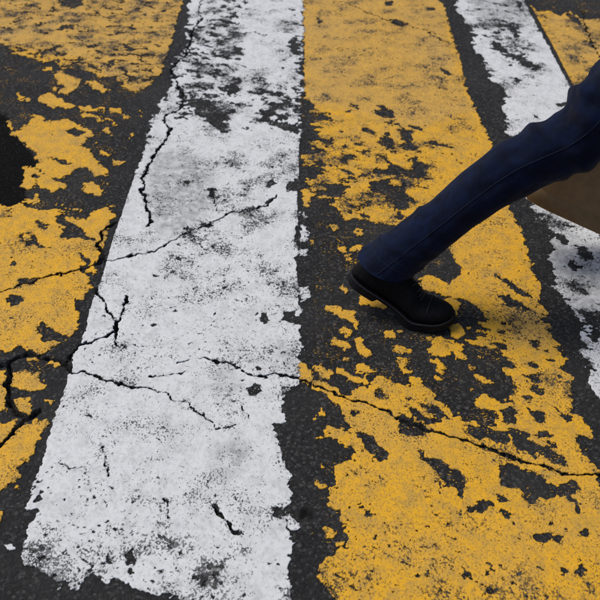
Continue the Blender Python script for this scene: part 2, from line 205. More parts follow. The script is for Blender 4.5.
S['white_left'] = dict(col='white', outline=bnd(-205, -90, 560), holes=[], zones=[(0.6, bnd(-205,-90,560))], film=[], isles=[])
S['white_right'] = dict(col='white', outline=bnd(712, 830, 500), holes=[], zones=[(0.6, bnd(712,830,500))], film=[], isles=[])

def blur_in(d, r): return np.clip(0.5 + d / (2 * r), 0, 1)
resid = {'white': np.zeros(X.shape), 'yellow': np.zeros(X.shape)}
covered = np.full(X.shape, -0.05)
for nm, s in S.items():
    F = np.full(X.shape, -0.05); fleck = np.full(X.shape, 0.0); film = np.zeros(X.shape)
    w, d = sd_poly(s['outline']); F[w] = np.clip(d, -0.05, 0.05)
    ow, od = w, d.copy()
    calm = np.zeros(X.shape)                                   # stretches of edge that are still sharp
    for z in s.get('clean', []):
        w2, d2 = sd_poly(z, 0.05, True); calm[w2] = np.maximum(calm[w2], blur_in(d2, 0.02))
    if s.get('clean'):
        w3, d3 = sd_poly(s['outline'], MARG, True)
        F[w3] = np.clip(calm[w3] * 0.85 * d3 + (1 - calm[w3] * 0.85) * F[w3], -0.05, 0.05)
    for cov, z in s['zones']:                                  # half-worn: the streak noise decides what survives
        w, d = sd_poly(z, 0.06, True)
        k = blur_in(d, 0.045)
        n = 0.85 * STREAK[w] + 0.28 * FINE[w]
        val = 0.005 * (0.2 + 1.9 * cov + 2.4 * (1 - k) - n)
        F[w] = np.minimum(F[w], np.where(d > -0.055, val, 1))
        fleck[w] = np.maximum(fleck[w], k * (0.34 - 0.2 * cov))
    for z in s['film']:
        w, d = sd_poly(z, 0.05); film[w] = np.maximum(film[w], blur_in(d, 0.022))
    for h in s['holes']:
        w, d = sd_poly(h); F[w] = np.minimum(F[w], -d)
    # scattered pits everywhere
    F = F + np.where(F > -0.02, (0.0010 * RAG + 0.0015 * STREAK + 0.0007 * FINE) * (1 - 0.75 * calm), 0)
    F = np.minimum(F, 0.004 * (2.25 + 0.9 * LOW - FINE - 0.45 * STREAK))
    for z in s.get('rough', []):
        w, d = sd_poly(z, 0.05, True); k = blur_in(d, 0.03)
        F[w] = F[w] + np.where(F[w] > -0.03, k * (0.0062 * STREAK[w] + 0.0022 * FINE[w]), 0)
    for i in s['isles']:
        w, d = sd_poly(i); F[w] = np.maximum(F[w], d + 0.0012 + (0.0014 * RAG[w] + 0.0017 * STREAK[w] + 0.0010 * FINE[w]) * np.clip(Y[w] / 1.5, 0.8, 1.8))
    for h in s.get('holes2', []):
        w, d = sd_poly(h); F[w] = np.minimum(F[w], -d)
    F = np.minimum(F, crack - 0.0006)
    s['F'] = F; s['fleck'] = np.clip(fleck + 0.27 + 0.12 * MID + 0.06 * LOW + 0.35 * np.exp(-np.clip(F, 0, 1) / 0.006), 0, 1)
    s['film_a'] = film
    o = np.zeros(X.shape); o[ow] = blur_in(od + 0.01, 0.045)
    resid[s['col']] = np.maximum(resid[s['col']], o)
    covered = np.maximum(covered, F)

tar = np.zeros(X.shape)
for poly, amt in (([(-160,108),(0,112),(10,118),(14,134),(26,146),(36,160),(37,172),(26,186),(28,206),(0,208),(-160,206)], 1.0), ([(299,508),(308,506),(314,513),(310,520),(300,520)], 0.9)):
    w, d = sd_poly(poly); tar[w] = np.maximum(tar[w], amt * blur_in(d, 0.005))

# ------------------------------------------------------------------ materials
class NT:
    def __init__(s, name):
        s.m = bpy.data.materials.new(name); s.m.use_nodes = True; s.t = s.m.node_tree; s.b = s.t.nodes['Principled BSDF']
        s.tc = s.t.nodes.new('ShaderNodeTexCoord').outputs['Object']
    def n(s, typ, props=None, **inp):
        nd = s.t.nodes.new(typ)
        for k, v in (props or {}).items(): setattr(nd, k, v)
        for k, v in inp.items(): s.set(nd, k, v)
        return nd
    def set(s, nd, k, v):
        i = nd.inputs[int(k[1:])] if (k[0] == 'i' and k[1:].isdigit()) else nd.inputs[k.replace('_', ' ')]
        if isinstance(v, bpy.types.NodeSocket): s.t.links.new(v, i)
        else: i.default_value = v
    def mapv(s, scale, rot=0):
        return s.n('ShaderNodeMapping', i0=s.tc, i2=(0, 0, rot), i3=scale).outputs[0]
    def noise(s, sc_, det=4, rough=0.55, vec=None, dist=0):
        return s.n('ShaderNodeTexNoise', Vector=vec or s.tc, Scale=sc_, Detail=det, Roughness=rough, Distortion=dist).outputs[0]
    def vor(s, sc_, out='Distance', feat='F1'):
        return s.n('ShaderNodeTexVoronoi', {'feature': feat}, Vector=s.tc, Scale=sc_).outputs[out]
    def attr(s, nm): return s.n('ShaderNodeAttribute', {'attribute_name': nm}).outputs['Fac']
    def math(s, op, a, b=0.0): return s.n('ShaderNodeMath', {'operation': op}, i0=a, i1=b).outputs[0]
    def step(s, v, lo, hi):
        return s.n('ShaderNodeMapRange', {'interpolation_type': 'SMOOTHSTEP'}, i0=v, i1=lo, i2=hi).outputs[0]
    def mix(s, f, a, b):
        nd = s.n('ShaderNodeMix', {'data_type': 'RGBA'}); s.set(nd, 'i0', f)
        for i, v in ((6, a), (7, b)):
            if isinstance(v, bpy.types.NodeSocket): s.t.links.new(v, nd.inputs[i])
            else: nd.inputs[i].default_value = (*v, 1) if len(v) == 3 else v
        return nd.outputs[2]
    def bump(s, h, dist, strength=1.0, prev=None):
        nd = s.n('ShaderNodeBump', Height=h, Distance=dist, Strength=strength)
        if prev is not None: s.t.links.new(prev, nd.inputs['Normal'])
        return nd.outputs[0]
    def out(s, col, rough, normal=None, **kw):
        s.set(s.b, 'Base_Color', (*col, 1) if isinstance(col, tuple) else col); s.set(s.b, 'Roughness', rough)
        if normal is not None: s.set(s.b, 'Normal', normal)
        for k, v in kw.items(): s.set(s.b, k, v)
        return s.m
def ramp(t, v, stops):
    nd = t.n('ShaderNodeValToRGB'); t.set(nd, 'i0', v); e = nd.color_ramp.elements
    while len(e) < len(stops): e.new(0.5)
    for el, (p, c) in zip(e, stops): el.position = p; el.color = (*c, 1)
    return nd.outputs[0]

WHITE, YEL, YPALE = (0.665, 0.68, 0.685), (0.74, 0.388, 0.013), (0.60, 0.36, 0.085)
def asphalt_colour(t):
    vc = t.n('ShaderNodeSeparateColor', i0=t.n('ShaderNodeTexVoronoi', Vector=t.tc, Scale=230).outputs['Color']).outputs[0]
    stone = ramp(t, vc, [(0.0, (0.008, 0.008, 0.0085)), (0.55, (0.015, 0.015, 0.0155)), (0.85, (0.028, 0.028, 0.0285)), (1.0, (0.085, 0.085, 0.084))])
    v2 = t.n('ShaderNodeTexVoronoi', Vector=t.tc, Scale=105)
    c2_ = t.n('ShaderNodeSeparateColor', i0=v2.outputs['Color'])
    big = t.math('MULTIPLY', t.step(c2_.outputs[0], 0.72, 0.78), t.step(v2.outputs['Distance'], 0.52, 0.36))
    shade = ramp(t, c2_.outputs[1], [(0.0, (0.014, 0.014, 0.014)), (0.6, (0.042, 0.041, 0.039)), (1.0, (0.10, 0.097, 0.092))])
    stone = t.mix(t.math('MULTIPLY', big, 0.75), stone, shade)
    pit = t.step(t.noise(75, 4, 0.7), 0.60, 0.70); stone = t.mix(t.math('MULTIPLY', pit, 0.7), stone, (0.006, 0.006, 0.006))
    grit = t.step(t.noise(420, 3, 0.65), 0.35, 0.75)
    col = t.mix(t.math('MULTIPLY', grit, 0.45), stone, (0.032, 0.032, 0.0325))
    return t.mix(t.math('MULTIPLY', t.step(t.noise(3.2, 5, 0.6), 0.4, 0.75), 0.55), col, (0.040, 0.0395, 0.039))
def mat_road():
    t = NT('worn_asphalt'); col = asphalt_colour(t)
    spk = t.noise(260, 3, 0.6, t.mapv((0.7, 1.3, 1), R(32))); clump = t.noise(16, 3, 0.6)
    for nm, c in (('resid_yellow', YEL), ('resid_white', WHITE)):
        th = t.math('SUBTRACT', 0.92, t.math('MULTIPLY', t.math('MULTIPLY', t.attr(nm), clump), 0.52))
        m = t.step(spk, th, t.math('ADD', th, 0.05)); col = t.mix(m, col, c)
    tar_ = t.attr('tar')
    tcol = t.mix(t.step(t.noise(190, 3, 0.65), 0.60, 0.68), (0.0055, 0.0055, 0.0055), (0.05, 0.05, 0.05))
    col = t.mix(tar_, col, tcol)
    h = t.math('ADD', t.math('ADD', t.math('MULTIPLY', t.vor(230), -0.7), t.math('MULTIPLY', t.vor(105), -1.1)), t.noise(520, 3, 0.6))
    nrm = t.bump(h, 0.0022, 0.85)
    rgh = 0.9; t.set(t.b, 'Specular_IOR_Level', t.math('SUBTRACT', 0.22, t.math('MULTIPLY', tar_, 0.17)))
    return t.out(col, rgh, nrm)
def mat_paint(kind):
    t = NT('chipped_%s_road_paint' % kind); fl = t.attr('fleck'); film = t.attr('film')
    streak = t.mapv((0.95, 0.72, 1), R(20))
    fl = t.math('MULTIPLY', fl, t.math('ADD', 0.12, t.math('MULTIPLY', t.step(t.noise(10, 5, 0.68), 0.34, 0.70), 1.75)))
    big = t.noise(5, 5, 0.6); mid = t.noise(34, 5, 0.65, streak)
    if kind == 'white':
        col = t.mix(t.math('ADD', t.math('MULTIPLY', t.step(mid, 0.45, 0.66), 0.4), t.math('MULTIPLY', t.step(t.noise(140, 5, 0.75, streak), 0.47, 0.62), 0.45)), WHITE, (0.44, 0.447, 0.455))
        col = t.mix(t.math('MULTIPLY', t.step(big, 0.45, 0.75), 0.2), col, (0.44, 0.44, 0.43))
        fcol = t.mix(t.step(t.noise(60, 3, 0.6), 0.35, 0.65), (0.22, 0.225, 0.23), (0.40, 0.405, 0.41))
        film = t.math('MULTIPLY', film, t.step(t.noise(42, 5, 0.7), 0.30, 0.60)); col = t.mix(t.math('MULTIPLY', film, 0.8), col, fcol)
    else:
        pale = t.math('ADD', t.math('MULTIPLY', film, 0.62), t.math('MULTIPLY', t.step(big, 0.42, 0.7), 0.45))
        col = t.mix(t.math('MINIMUM', pale, 1.0), YEL, YPALE)
        col = t.mix(t.math('MULTIPLY', t.step(mid, 0.40, 0.72), 0.7), col, (0.42, 0.265, 0.065))
        gr = t.step(t.noise(330, 4, 0.7, streak), 0.50, 0.62)
        col = t.mix(t.math('MULTIPLY', gr, t.math('ADD', 0.62, t.math('MULTIPLY', film, 0.15))), col, (0.20, 0.135, 0.065))
    asp = asphalt_colour(t)
    n1 = t.noise(300, 4, 0.62, streak); n2 = t.noise(105, 4, 0.62, streak)
    th1 = t.math('SUBTRACT', 0.725, t.math('MULTIPLY', fl, 0.24)); th2 = t.math('SUBTRACT', 0.775, t.math('MULTIPLY', fl, 0.22))
    m1 = t.step(n1, t.math('SUBTRACT', th1, 0.035), t.math('ADD', th1, 0.03))
    m2 = t.step(n2, t.math('SUBTRACT', th2, 0.02), t.math('ADD', th2, 0.02))
    m = t.math('MAXIMUM', t.math('MULTIPLY', m1, t.math('ADD', 0.35, t.math('MULTIPLY', t.noise(24, 2), 0.9))), m2)
    col = t.mix(m, col, asp)
    h = t.math('SUBTRACT', t.math('ADD', t.math('MULTIPLY', t.noise(95, 4, 0.6), 0.8), t.math('MULTIPLY', t.noise(420, 3, 0.6), 0.45)), m)
    nrm = t.bump(h, 0.0013, 0.8)
    return t.out(col, 0.72, nrm, Specular_IOR_Level=0.3)
M_ROAD = mat_road(); M_PAINT = {k: mat_paint(k) for k in ('white', 'yellow')}

# ------------------------------------------------------------------ mesh helpers
def link(name, me, mat=None, parent=None, smooth=False):
    o = bpy.data.objects.new(name, me); sc.collection.objects.link(o)
    if mat: me.materials.append(mat)
    if parent: o.parent = parent
    if smooth: me.polygons.foreach_set('use_smooth', np.ones(len(me.polygons), bool))
    return o
def np_mesh(name, co, loops, sizes, attrs=None, smooth=True):
    me = bpy.data.meshes.new(name)
    me.vertices.add(len(co)); me.vertices.foreach_set('co', np.ascontiguousarray(co, np.float32).ravel())
    me.loops.add(len(loops)); me.loops.foreach_set('vertex_index', np.ascontiguousarray(loops, np.int32))
    starts = np.concatenate([[0], np.cumsum(sizes)[:-1]]).astype(np.int32)
    me.polygons.add(len(sizes)); me.polygons.foreach_set('loop_start', starts)
    me.update(calc_edges=True)
    for k, v in (attrs or {}).items():
        a = me.attributes.new(k, 'FLOAT', 'POINT'); a.data.foreach_set('value', np.ascontiguousarray(v, np.float32))
    if smooth: me.polygons.foreach_set('use_smooth', np.ones(len(sizes), bool))
    return me
def tag(o, label=None, cat=None, group=None, kind=None):
    for k, v in (('label', label), ('category', cat), ('group', group), ('kind', kind)):
        if v: o[k] = v
    return o

# ------------------------------------------------------------------ the road
idx = np.arange(NR * NC).reshape(NR, NC)
q = np.stack([idx[:-1, :-1], idx[:-1, 1:], idx[1:, 1:], idx[1:, :-1]], -1).reshape(-1, 4)
road = link('road', np_mesh('road', np.stack([X, Y, ZROAD], -1).reshape(-1, 3), q.ravel(), np.full(len(q), 4),
            {'tar': tar.ravel(), 'resid_white': resid['white'].ravel(), 'resid_yellow': resid['yellow'].ravel()}), M_ROAD)
tag(road, 'cracked dark grey asphalt road under the painted crossing', kind='structure')

# ------------------------------------------------------------------ the stripes: the traced paint film cut out of the grid, with a real thickness
PAINT_T = 0.0019
def paint_mesh(name, s):
    F = s['F'].ravel(); zb = (ZBASE + PAINT_T + 0.0001 * FINE).ravel()
    co = np.stack([X.ravel(), Y.ravel(), zb], -1)
    ins = F > 0; cnt = ins[q].sum(1)
    full = q[cnt == 4]; part = q[(cnt > 0) & (cnt < 4)]
    tris = np.concatenate([part[:, [0, 1, 2]], part[:, [0, 2, 3]]])
    tc = ins[tris].sum(1)
    out_tri = [tris[tc == 3]]
    t1 = tris[tc == 1]; t2 = tris[tc == 2]
    r1 = np.argmax(ins[t1], 1); t1 = np.take_along_axis(t1, (r1[:, None] + np.arange(3)) % 3, 1)       # first vertex inside
    r2 = np.argmin(ins[t2], 1); t2 = np.take_along_axis(t2, (r2[:, None] + np.arange(3)) % 3, 1)       # first vertex outside
    pairs = np.concatenate([t1[:, [0, 1]], t1[:, [0, 2]], t2[:, [1, 0]], t2[:, [2, 0]]])               # (inside, outside)
    key = np.sort(pairs, 1); key = key[:, 0].astype(np.int64) * (NR * NC) + key[:, 1]
    uk, first, inv = np.unique(key, return_index=True, return_inverse=True)
    pa, pb = pairs[first, 0], pairs[first, 1]
    k = np.clip(F[pa] / (F[pa] - F[pb] + 1e-12), 0.03, 0.97)[:, None]
    cut = co[pa] * (1 - k) + co[pb] * k
    base = NR * NC; ci = base + inv
    n1, n2 = len(t1), len(t2)
    a01, a02 = ci[:n1], ci[n1:2 * n1]; b1, b2 = ci[2 * n1:2 * n1 + n2], ci[2 * n1 + n2:]
    out_tri.append(np.stack([t1[:, 0], a01, a02], 1))
    out_tri.append(np.stack([b1, t2[:, 1], t2[:, 2]], 1)); out_tri.append(np.stack([b1, t2[:, 2], b2], 1))
    tri = np.concatenate(out_tri)
    seg = np.concatenate([np.stack([a01, a02], 1), np.stack([b2, b1], 1)])       # rim, for the edge of the film
    nb = len(cut); low = cut.copy(); low[:, 2] -= PAINT_T + 0.0004
    skirt = np.stack([seg[:, 1], seg[:, 0], seg[:, 0] + nb, seg[:, 1] + nb], 1)
    allco = np.concatenate([co, cut, low])
    fl = s['fleck'].ravel(); fi = s['film_a'].ravel()
    flc = np.concatenate([fl, fl[pa], fl[pa]]); fic = np.concatenate([fi, fi[pa], fi[pa]])
    loops = np.concatenate([full.ravel(), skirt.ravel(), tri.ravel()])
    sizes = np.concatenate([np.full(len(full) + len(skirt), 4), np.full(len(tri), 3)])
    used = np.zeros(len(allco), bool); used[loops] = True
    remap = np.cumsum(used) - 1
    me = np_mesh(name, allco[used], remap[loops], sizes, {'fleck': flc[used], 'film': fic[used]}, smooth=False)
    return me
LABEL = {'white1': 'broad white stripe, nearly whole, with a long crack across it', 'yellow1': 'yellow stripe at far left, half worn away beside a black tar patch',
  'yellow2': 'wide yellow stripe under the walking shoe, with large bare patches', 'white2': 'white stripe passing behind the knee, its left side scraped ragged',
  'yellow3': 'scuffed yellow stripe in the top right corner', 'white_left': 'white stripe beyond the far left yellow stripe', 'white_right': 'white stripe beyond the top right yellow stripe'}
for nm, s in S.items():
    st = link('painted_stripe', paint_mesh('painted_stripe', s), M_PAINT[s['col']], road)
    st['label'] = LABEL[nm]
    for k in ('F', 'fleck', 'film_a'): s.pop(k)

# loose grit lying on the bare asphalt
rg = np.random.RandomState(5); gco, gf = [], []
jj = rg.randint(0, NR, 60000); ii = rg.randint(0, NC, 60000)
ok = (covered[jj, ii] < -0.003) & (X[jj, ii] > -2) & (X[jj, ii] < 2) & (Y[jj, ii] > 0.5) & (Y[jj, ii] < 4.5) & (crack[jj, ii] > 0.004) & (MID[jj, ii] + LOW[jj, ii] > -0.1)
for j, i in list(zip(jj[ok], ii[ok]))[:1500]:
    r = 0.0006 + 0.0022 * rg.rand() ** 4; a0 = rg.rand() * 6.28; b = len(gco)
    for k in range(5):
        a = a0 + k * 1.2566; rk = r * (0.7 + 0.6 * rg.rand())
        gco.append((X[j, i] + rk * math.cos(a), Y[j, i] + rk * math.sin(a), ZROAD[j, i] - 0.0002))
    for k in range(5):
        a = a0 + k * 1.2566 + 0.4; rk = r * (0.35 + 0.4 * rg.rand())
        gco.append((X[j, i] + rk * math.cos(a), Y[j, i] + rk * math.sin(a), ZROAD[j, i] + r * (0.6 + 0.6 * rg.rand())))
    for k in range(5):
        m = (k + 1) % 5; gf.append((b + k, b + m, b + 5 + m, b + 5 + k))
    gf.append(tuple(b + 5 + k for k in range(5)))
gme = bpy.data.meshes.new('grit'); gme.from_pydata(gco, [], gf); gme.update()
tg = NT('grey_grit')
gv = tg.n('ShaderNodeSeparateColor', i0=tg.n('ShaderNodeTexVoronoi', Vector=tg.tc, Scale=90).outputs['Color']).outputs[1]
tg.out(ramp(tg, gv, [(0.0, (0.02, 0.02, 0.02)), (0.6, (0.07, 0.068, 0.064)), (1.0, (0.26, 0.255, 0.245))]), 0.85)
tag(link('grit', gme, tg.m), 'fine loose grey grit scattered on the bare asphalt', 'grit', kind='stuff')

# ------------------------------------------------------------------ the walking person
def mat_denim():
    t = NT('dark_blue_denim')
    tw = t.noise(900, 2, 0.6, t.mapv((1, 1, 0.5), 0)); wash = t.noise(26, 5, 0.68)
    col = t.mix(t.step(wash, 0.35, 0.7), (0.0008, 0.0026, 0.0110), (0.0026, 0.0085, 0.036))
    col = t.mix(t.math('MULTIPLY', t.step(tw, 0.45, 0.7), 0.35), col, (0.0045, 0.013, 0.046))
    nrm = t.bump(t.math('ADD', tw, t.math('MULTIPLY', t.noise(60, 3), 2.0)), 0.0012, 0.5)
    return t.out(col, 0.92, nrm, Specular_IOR_Level=0.15, Sheen_Weight=0.05)
def mat_simple(name, col, rough, nscale=80, var=0.35, bump=0.0006, spec=0.3):
    t = NT(name); n = t.noise(nscale, 4, 0.6)
    c = t.mix(t.step(n, 0.35, 0.68), tuple(v * (1 - var) for v in col), tuple(min(1, v * (1 + var)) for v in col))
    return t.out(c, rough, t.bump(t.noise(nscale * 3, 3), bump, 0.6), Specular_IOR_Level=spec)
M_DENIM = mat_denim()
M_STITCH = mat_simple('blue_thread', (0.004, 0.009, 0.026), 0.8, 400)
M_SHOE = mat_simple('black_suede', (0.0030, 0.0032, 0.0045), 0.8, 120, 0.5, 0.0008, 0.14)
M_SOLE = mat_simple('black_rubber', (0.006, 0.006, 0.008), 0.7, 150, 0.4, 0.0006, 0.18)
M_LACE = mat_simple('dark_grey_cord', (0.014, 0.016, 0.022), 0.8, 500)
M_COAT = mat_simple('charcoal_wool', (0.022, 0.023, 0.027), 0.9, 300)
M_SKIN = mat_simple('skin', (0.52, 0.31, 0.22), 0.55, 60, 0.1)
M_HAIR = mat_simple('dark_hair', (0.022, 0.014, 0.010), 0.5, 200)
M_BAG = mat_simple('brown_leather', (0.23, 0.140, 0.064), 0.6, 45, 0.10)
M_STRAP = mat_simple('dark_brown_leather', (0.20, 0.122, 0.055), 0.6, 60, 0.1)
M_EYE = mat_simple('eye_white', (0.7, 0.7, 0.68), 0.3, 50, 0.05); M_IRIS = mat_simple('dark_iris', (0.03, 0.018, 0.01), 0.2)
M_LIP = mat_simple('lips', (0.42, 0.17, 0.15), 0.5, 90, 0.1)

person = bpy.data.objects.new('person', None); sc.collection.objects.link(person)
person.location = (0.78, 1.52, 0); person.empty_display_size = 0.2
tag(person, 'person in dark blue jeans and black shoes striding across the painted crossing', 'person')
PO = Vector(person.location)
V = Vector
def kid(name, me, mat, parent=person, smooth=True, sub=0):
    o = link(name, me, mat, parent, smooth)
    if parent is person: o.matrix_parent_inverse = Matrix.Translation(-PO)
    else: o.matrix_parent_inverse = parent.matrix_world.inverted() @ Matrix.Identity(4)
    if sub:
        md = o.modifiers.new('smooth', 'SUBSURF'); md.levels = md.render_levels = sub
    return o
def kid_of(name, me, mat, parent, smooth=True):          # sub-part: parent part has identity world transform
    return link(name, me, mat, parent, smooth)
def catmull(pts, n):
    P_ = [V(p) for p in pts]; P_ = [P_[0] * 2 - P_[1]] + P_ + [P_[-1] * 2 - P_[-2]]; out = []
    m = len(pts) - 1
    for k in range(n + 1):
        f = k / n * m; i = min(int(f), m - 1); t = f - i; a, b, c, d = P_[i:i + 4]
        out.append(0.5 * ((2 * b) + (c - a) * t + (2 * a - 5 * b + 4 * c - d) * t * t + (3 * b - a - 3 * c + d) * t ** 3))
    return out
def interp(tab, n):
    tab = np.asarray(tab, float); k = np.linspace(0, len(tab) - 1, n + 1); 
    return np.stack([np.interp(k, np.arange(len(tab)), tab[:, j]) for j in range(tab.shape[1])], 1)
def loft(name, centers, axes, radii, nseg=64, disp=None, cap=(True, True), square=1.0):
    """rings about centres; axes = list of (u, v) unit vectors, radii = (ru, rv)"""
    co = []; n = len(centers)
    for i, c in enumerate(centers):
        u, v = axes[i]; ru, rv = radii[i]
        for j in range(nseg):
            a = 2 * math.pi * j / nseg; ca_, sa2 = math.cos(a), math.sin(a)
            if square != 1.0:
                ca_ = math.copysign(abs(ca_) ** square, ca_); sa2 = math.copysign(abs(sa2) ** square, sa2)
            d = 1 + (disp(i / (n - 1), a) if disp else 0)
            co.append(tuple(c + u * (ru * ca_ * d) + v * (rv * sa2 * d)))
    f = []
    for i in range(n - 1):
        for j in range(nseg):
            k = (j + 1) % nseg
            f.append((i * nseg + j, i * nseg + k, (i + 1) * nseg + k, (i + 1) * nseg + j))
    if cap[0]: f.append(tuple(range(nseg - 1, -1, -1)))
    if cap[1]: f.append(tuple((n - 1) * nseg + j for j in range(nseg)))
    me = bpy.data.meshes.new(name); me.from_pydata(co, [], f); me.update(); return me
def tube(name, pts, r, nseg=6):
    pts = [V(p) for p in pts]; ax = []
    for i in range(len(pts)):
        d = (pts[min(i + 1, len(pts) - 1)] - pts[max(i - 1, 0)]).normalized()
        u = d.cross(V((0.21, 0.3, 0.93))).normalized(); ax.append((u, d.cross(u).normalized()))
    return loft(name, pts, ax, [(r, r)] * len(pts), nseg)
def join(name, mes):
    bm = bmesh.new()
    for m in mes: bm.from_mesh(m)
    me = bpy.data.meshes.new(name); bm.to_mesh(me); bm.free(); return me
def skin(name, verts, edges, radii, sub=2, root=0):
    me = bpy.data.meshes.new(name); me.from_pydata([tuple(v) for v in verts], edges, [])
    o = bpy.data.objects.new('tmp', me); sc.collection.objects.link(o)
    md = o.modifiers.new('skin', 'SKIN'); md.use_smooth_shade = True
    for i, r in enumerate(radii):
        sv = me.skin_vertices[0].data[i]; sv.radius = (r, r) if not isinstance(r, tuple) else r; sv.use_root = (i == root)
    ss = o.modifiers.new('sub', 'SUBSURF'); ss.levels = ss.render_levels = sub
    bpy.context.view_layer.update()
    ev = o.evaluated_get(bpy.context.evaluated_depsgraph_get()); res = bpy.data.meshes.new_from_object(ev)
    bpy.data.objects.remove(o); res.name = name; return res

# joints (metres)
HEM = V((0.186, 1.508, 0.111)); KNEE_R = V((0.545, 1.500, 0.432)); HIP_R = V((0.72, 1.46, 0.82))
PELV = V((0.74, 1.55, 0.86)); HIP_L = V((0.76, 1.64, 0.82)); KNEE_L = V((1.02, 1.645, 0.47)); ANK_L = V((1.22, 1.64, 0.11))
CHEST = V((0.80, 1.55, 1.17)); NECK = V((0.835, 1.55, 1.40)); HEAD = V((0.87, 1.55, 1.55))
SH_R = V((0.84, 1.37, 1.34)); SH_L = V((0.80, 1.73, 1.34)); EL_R = V((0.98, 1.30, 1.08)); WR_R = V((1.17, 1.33, 0.92))
EL_L = V((0.83, 1.80, 1.05)); WR_L = V((0.93, 1.775, 0.83)); HAND_L = V((0.955, 1.765, 0.76)); HAND_R = V((1.24, 1.345, 0.87))

# body: one continuous skinned figure under the clothes
bv, be, br = [], [], []
def add(p, r, parent=None):
    bv.append(V(p)); br.append(r); i = len(bv) - 1
    if parent is not None: be.append((parent, i))
    return i
pel = add(PELV, 0.095); bel = add(PELV.lerp(CHEST, 0.5), 0.095, pel); ch = add(CHEST, 0.105, bel); nb_ = add(NECK - V((0.005, 0, 0.03)), 0.055, ch); nk = add(NECK + V((0.008, 0, 0.03)), 0.05, nb_)
h1 = add(HEAD + V((0.0, 0, -0.055)), (0.066, 0.070), nk); h2 = add(HEAD + V((-0.004, 0, 0.03)), (0.074, 0.088), h1); h3 = add(HEAD + V((-0.008, 0, 0.095)), (0.056, 0.066), h2)
for side, hip, kn, an, toe in ((-1, HIP_R, KNEE_R, V((0.185, 1.495, 0.085)), V((0.255, 1.470, 0.042))), (1, HIP_L, KNEE_L, ANK_L, V((1.30, 1.65, 0.045)))):
    a = add(hip, 0.078, pel); m_ = add(hip.lerp(kn, 0.5), 0.062, a); k = add(kn, 0.038, m_); c_ = add(kn.lerp(an, 0.35) + V((-0.008, 0, 0.01)), 0.034, k); n_ = add(an, 0.026, c_); add(toe, 0.018, n_)
for side, sh, el, wr, hd in ((-1, SH_R, EL_R, WR_R, HAND_R), (1, SH_L, EL_L, WR_L, HAND_L)):
    a = add(sh, 0.05, ch); e_ = add(el, 0.036, a); w_ = add(wr, 0.025, e_); p_ = add(wr.lerp(hd, 0.75), (0.030, 0.022), w_)
    d = (hd - wr).normalized(); lat = V((0.6, 0.75 * side, 0)).cross(d).normalized() if side < 0 else V((1, 0, 0.2)).normalized()
    curl = V((0, -side * 0.03, -0.012)) if side > 0 else V((0.0, 0.02, -0.03))
    for q_ in range(4):
        o_ = lat * (0.021 - 0.014 * q_); L = (0.030, 0.034, 0.032, 0.026)[q_]
        f1 = add(hd + o_ + d * 0.004, 0.0095, p_); f2 = add(hd + o_ + d * (0.004 + L), 0.0088, f1); f3 = add(bv[f2] + curl * 0.8 + d * 0.008, 0.008, f2); add(bv[f3] + curl * 0.6 - d * 0.012, 0.007, f3)
    t1 = add(wr.lerp(hd, 0.55) + lat * 0.034, 0.011, p_); t2 = add(bv[t1] + d * 0.035 + lat * 0.010 + curl * 0.3, 0.010, t1); add(bv[t2] + d * 0.025 + curl * 0.3, 0.0085, t2)
body = kid('body', skin('body', bv, be, br, 2, pel), M_SKIN)
# face and hair (the head is above the picture)
def ball(name, c, r, seg=20):
    bm = bmesh.new(); bmesh.ops.create_uvsphere(bm, u_segments=seg, v_segments=seg // 2, radius=1)
    for v in bm.verts: v.co = V((c[0] + v.co.x * r[0], c[1] + v.co.y * r[1], c[2] + v.co.z * r[2]))
    me = bpy.data.meshes.new(name); bm.to_mesh(me); bm.free(); return me
HX, HY, HZ = HEAD
kid_of('nose', loft('nose', [V((HX + 0.074, HY, HZ + 0.035)), V((HX + 0.088, HY, HZ + 0.010)), V((HX + 0.098, HY, HZ - 0.010)), V((HX + 0.080, HY, HZ - 0.020))], [(V((0, 1, 0)), V((1, 0, 0)))] * 4, [(0.006, 0.008), (0.009, 0.012), (0.014, 0.012), (0.010, 0.008)], 12), M_SKIN, body)
kid_of('mouth', ball('mouth', (HX + 0.073, HY, HZ - 0.045), (0.010, 0.024, 0.008)), M_LIP, body)
for s_ in (-1, 1):
    e_ = kid_of('eye', ball('eye', (HX + 0.062, HY + s_ * 0.030, HZ + 0.022), (0.011, 0.014, 0.010)), M_EYE, body)
    kid_of('iris', ball('iris', (HX + 0.0695, HY + s_ * 0.030, HZ + 0.022), (0.0045, 0.006, 0.006)), M_IRIS, body)
    kid_of('ear', ball('ear', (HX - 0.006, HY + s_ * 0.079, HZ + 0.005), (0.018, 0.008, 0.032)), M_SKIN, body)
hm = ball('hair', (HX - 0.016, HY, HZ + 0.042), (0.095, 0.088, 0.098), 40)
for v in hm.vertices:
    if v.co.x > HX + 0.02 and v.co.z < HZ + 0.075: v.co.x = HX + 0.02 + (v.co.x - HX - 0.02) * 0.2
    if v.co.z < HZ: v.co.z = HZ - (HZ - v.co.z) * 1.5
    v.co += V((random.uniform(-1, 1), random.uniform(-1, 1), random.uniform(-1, 1))) * 0.0025
kid('hair', hm, M_HAIR)

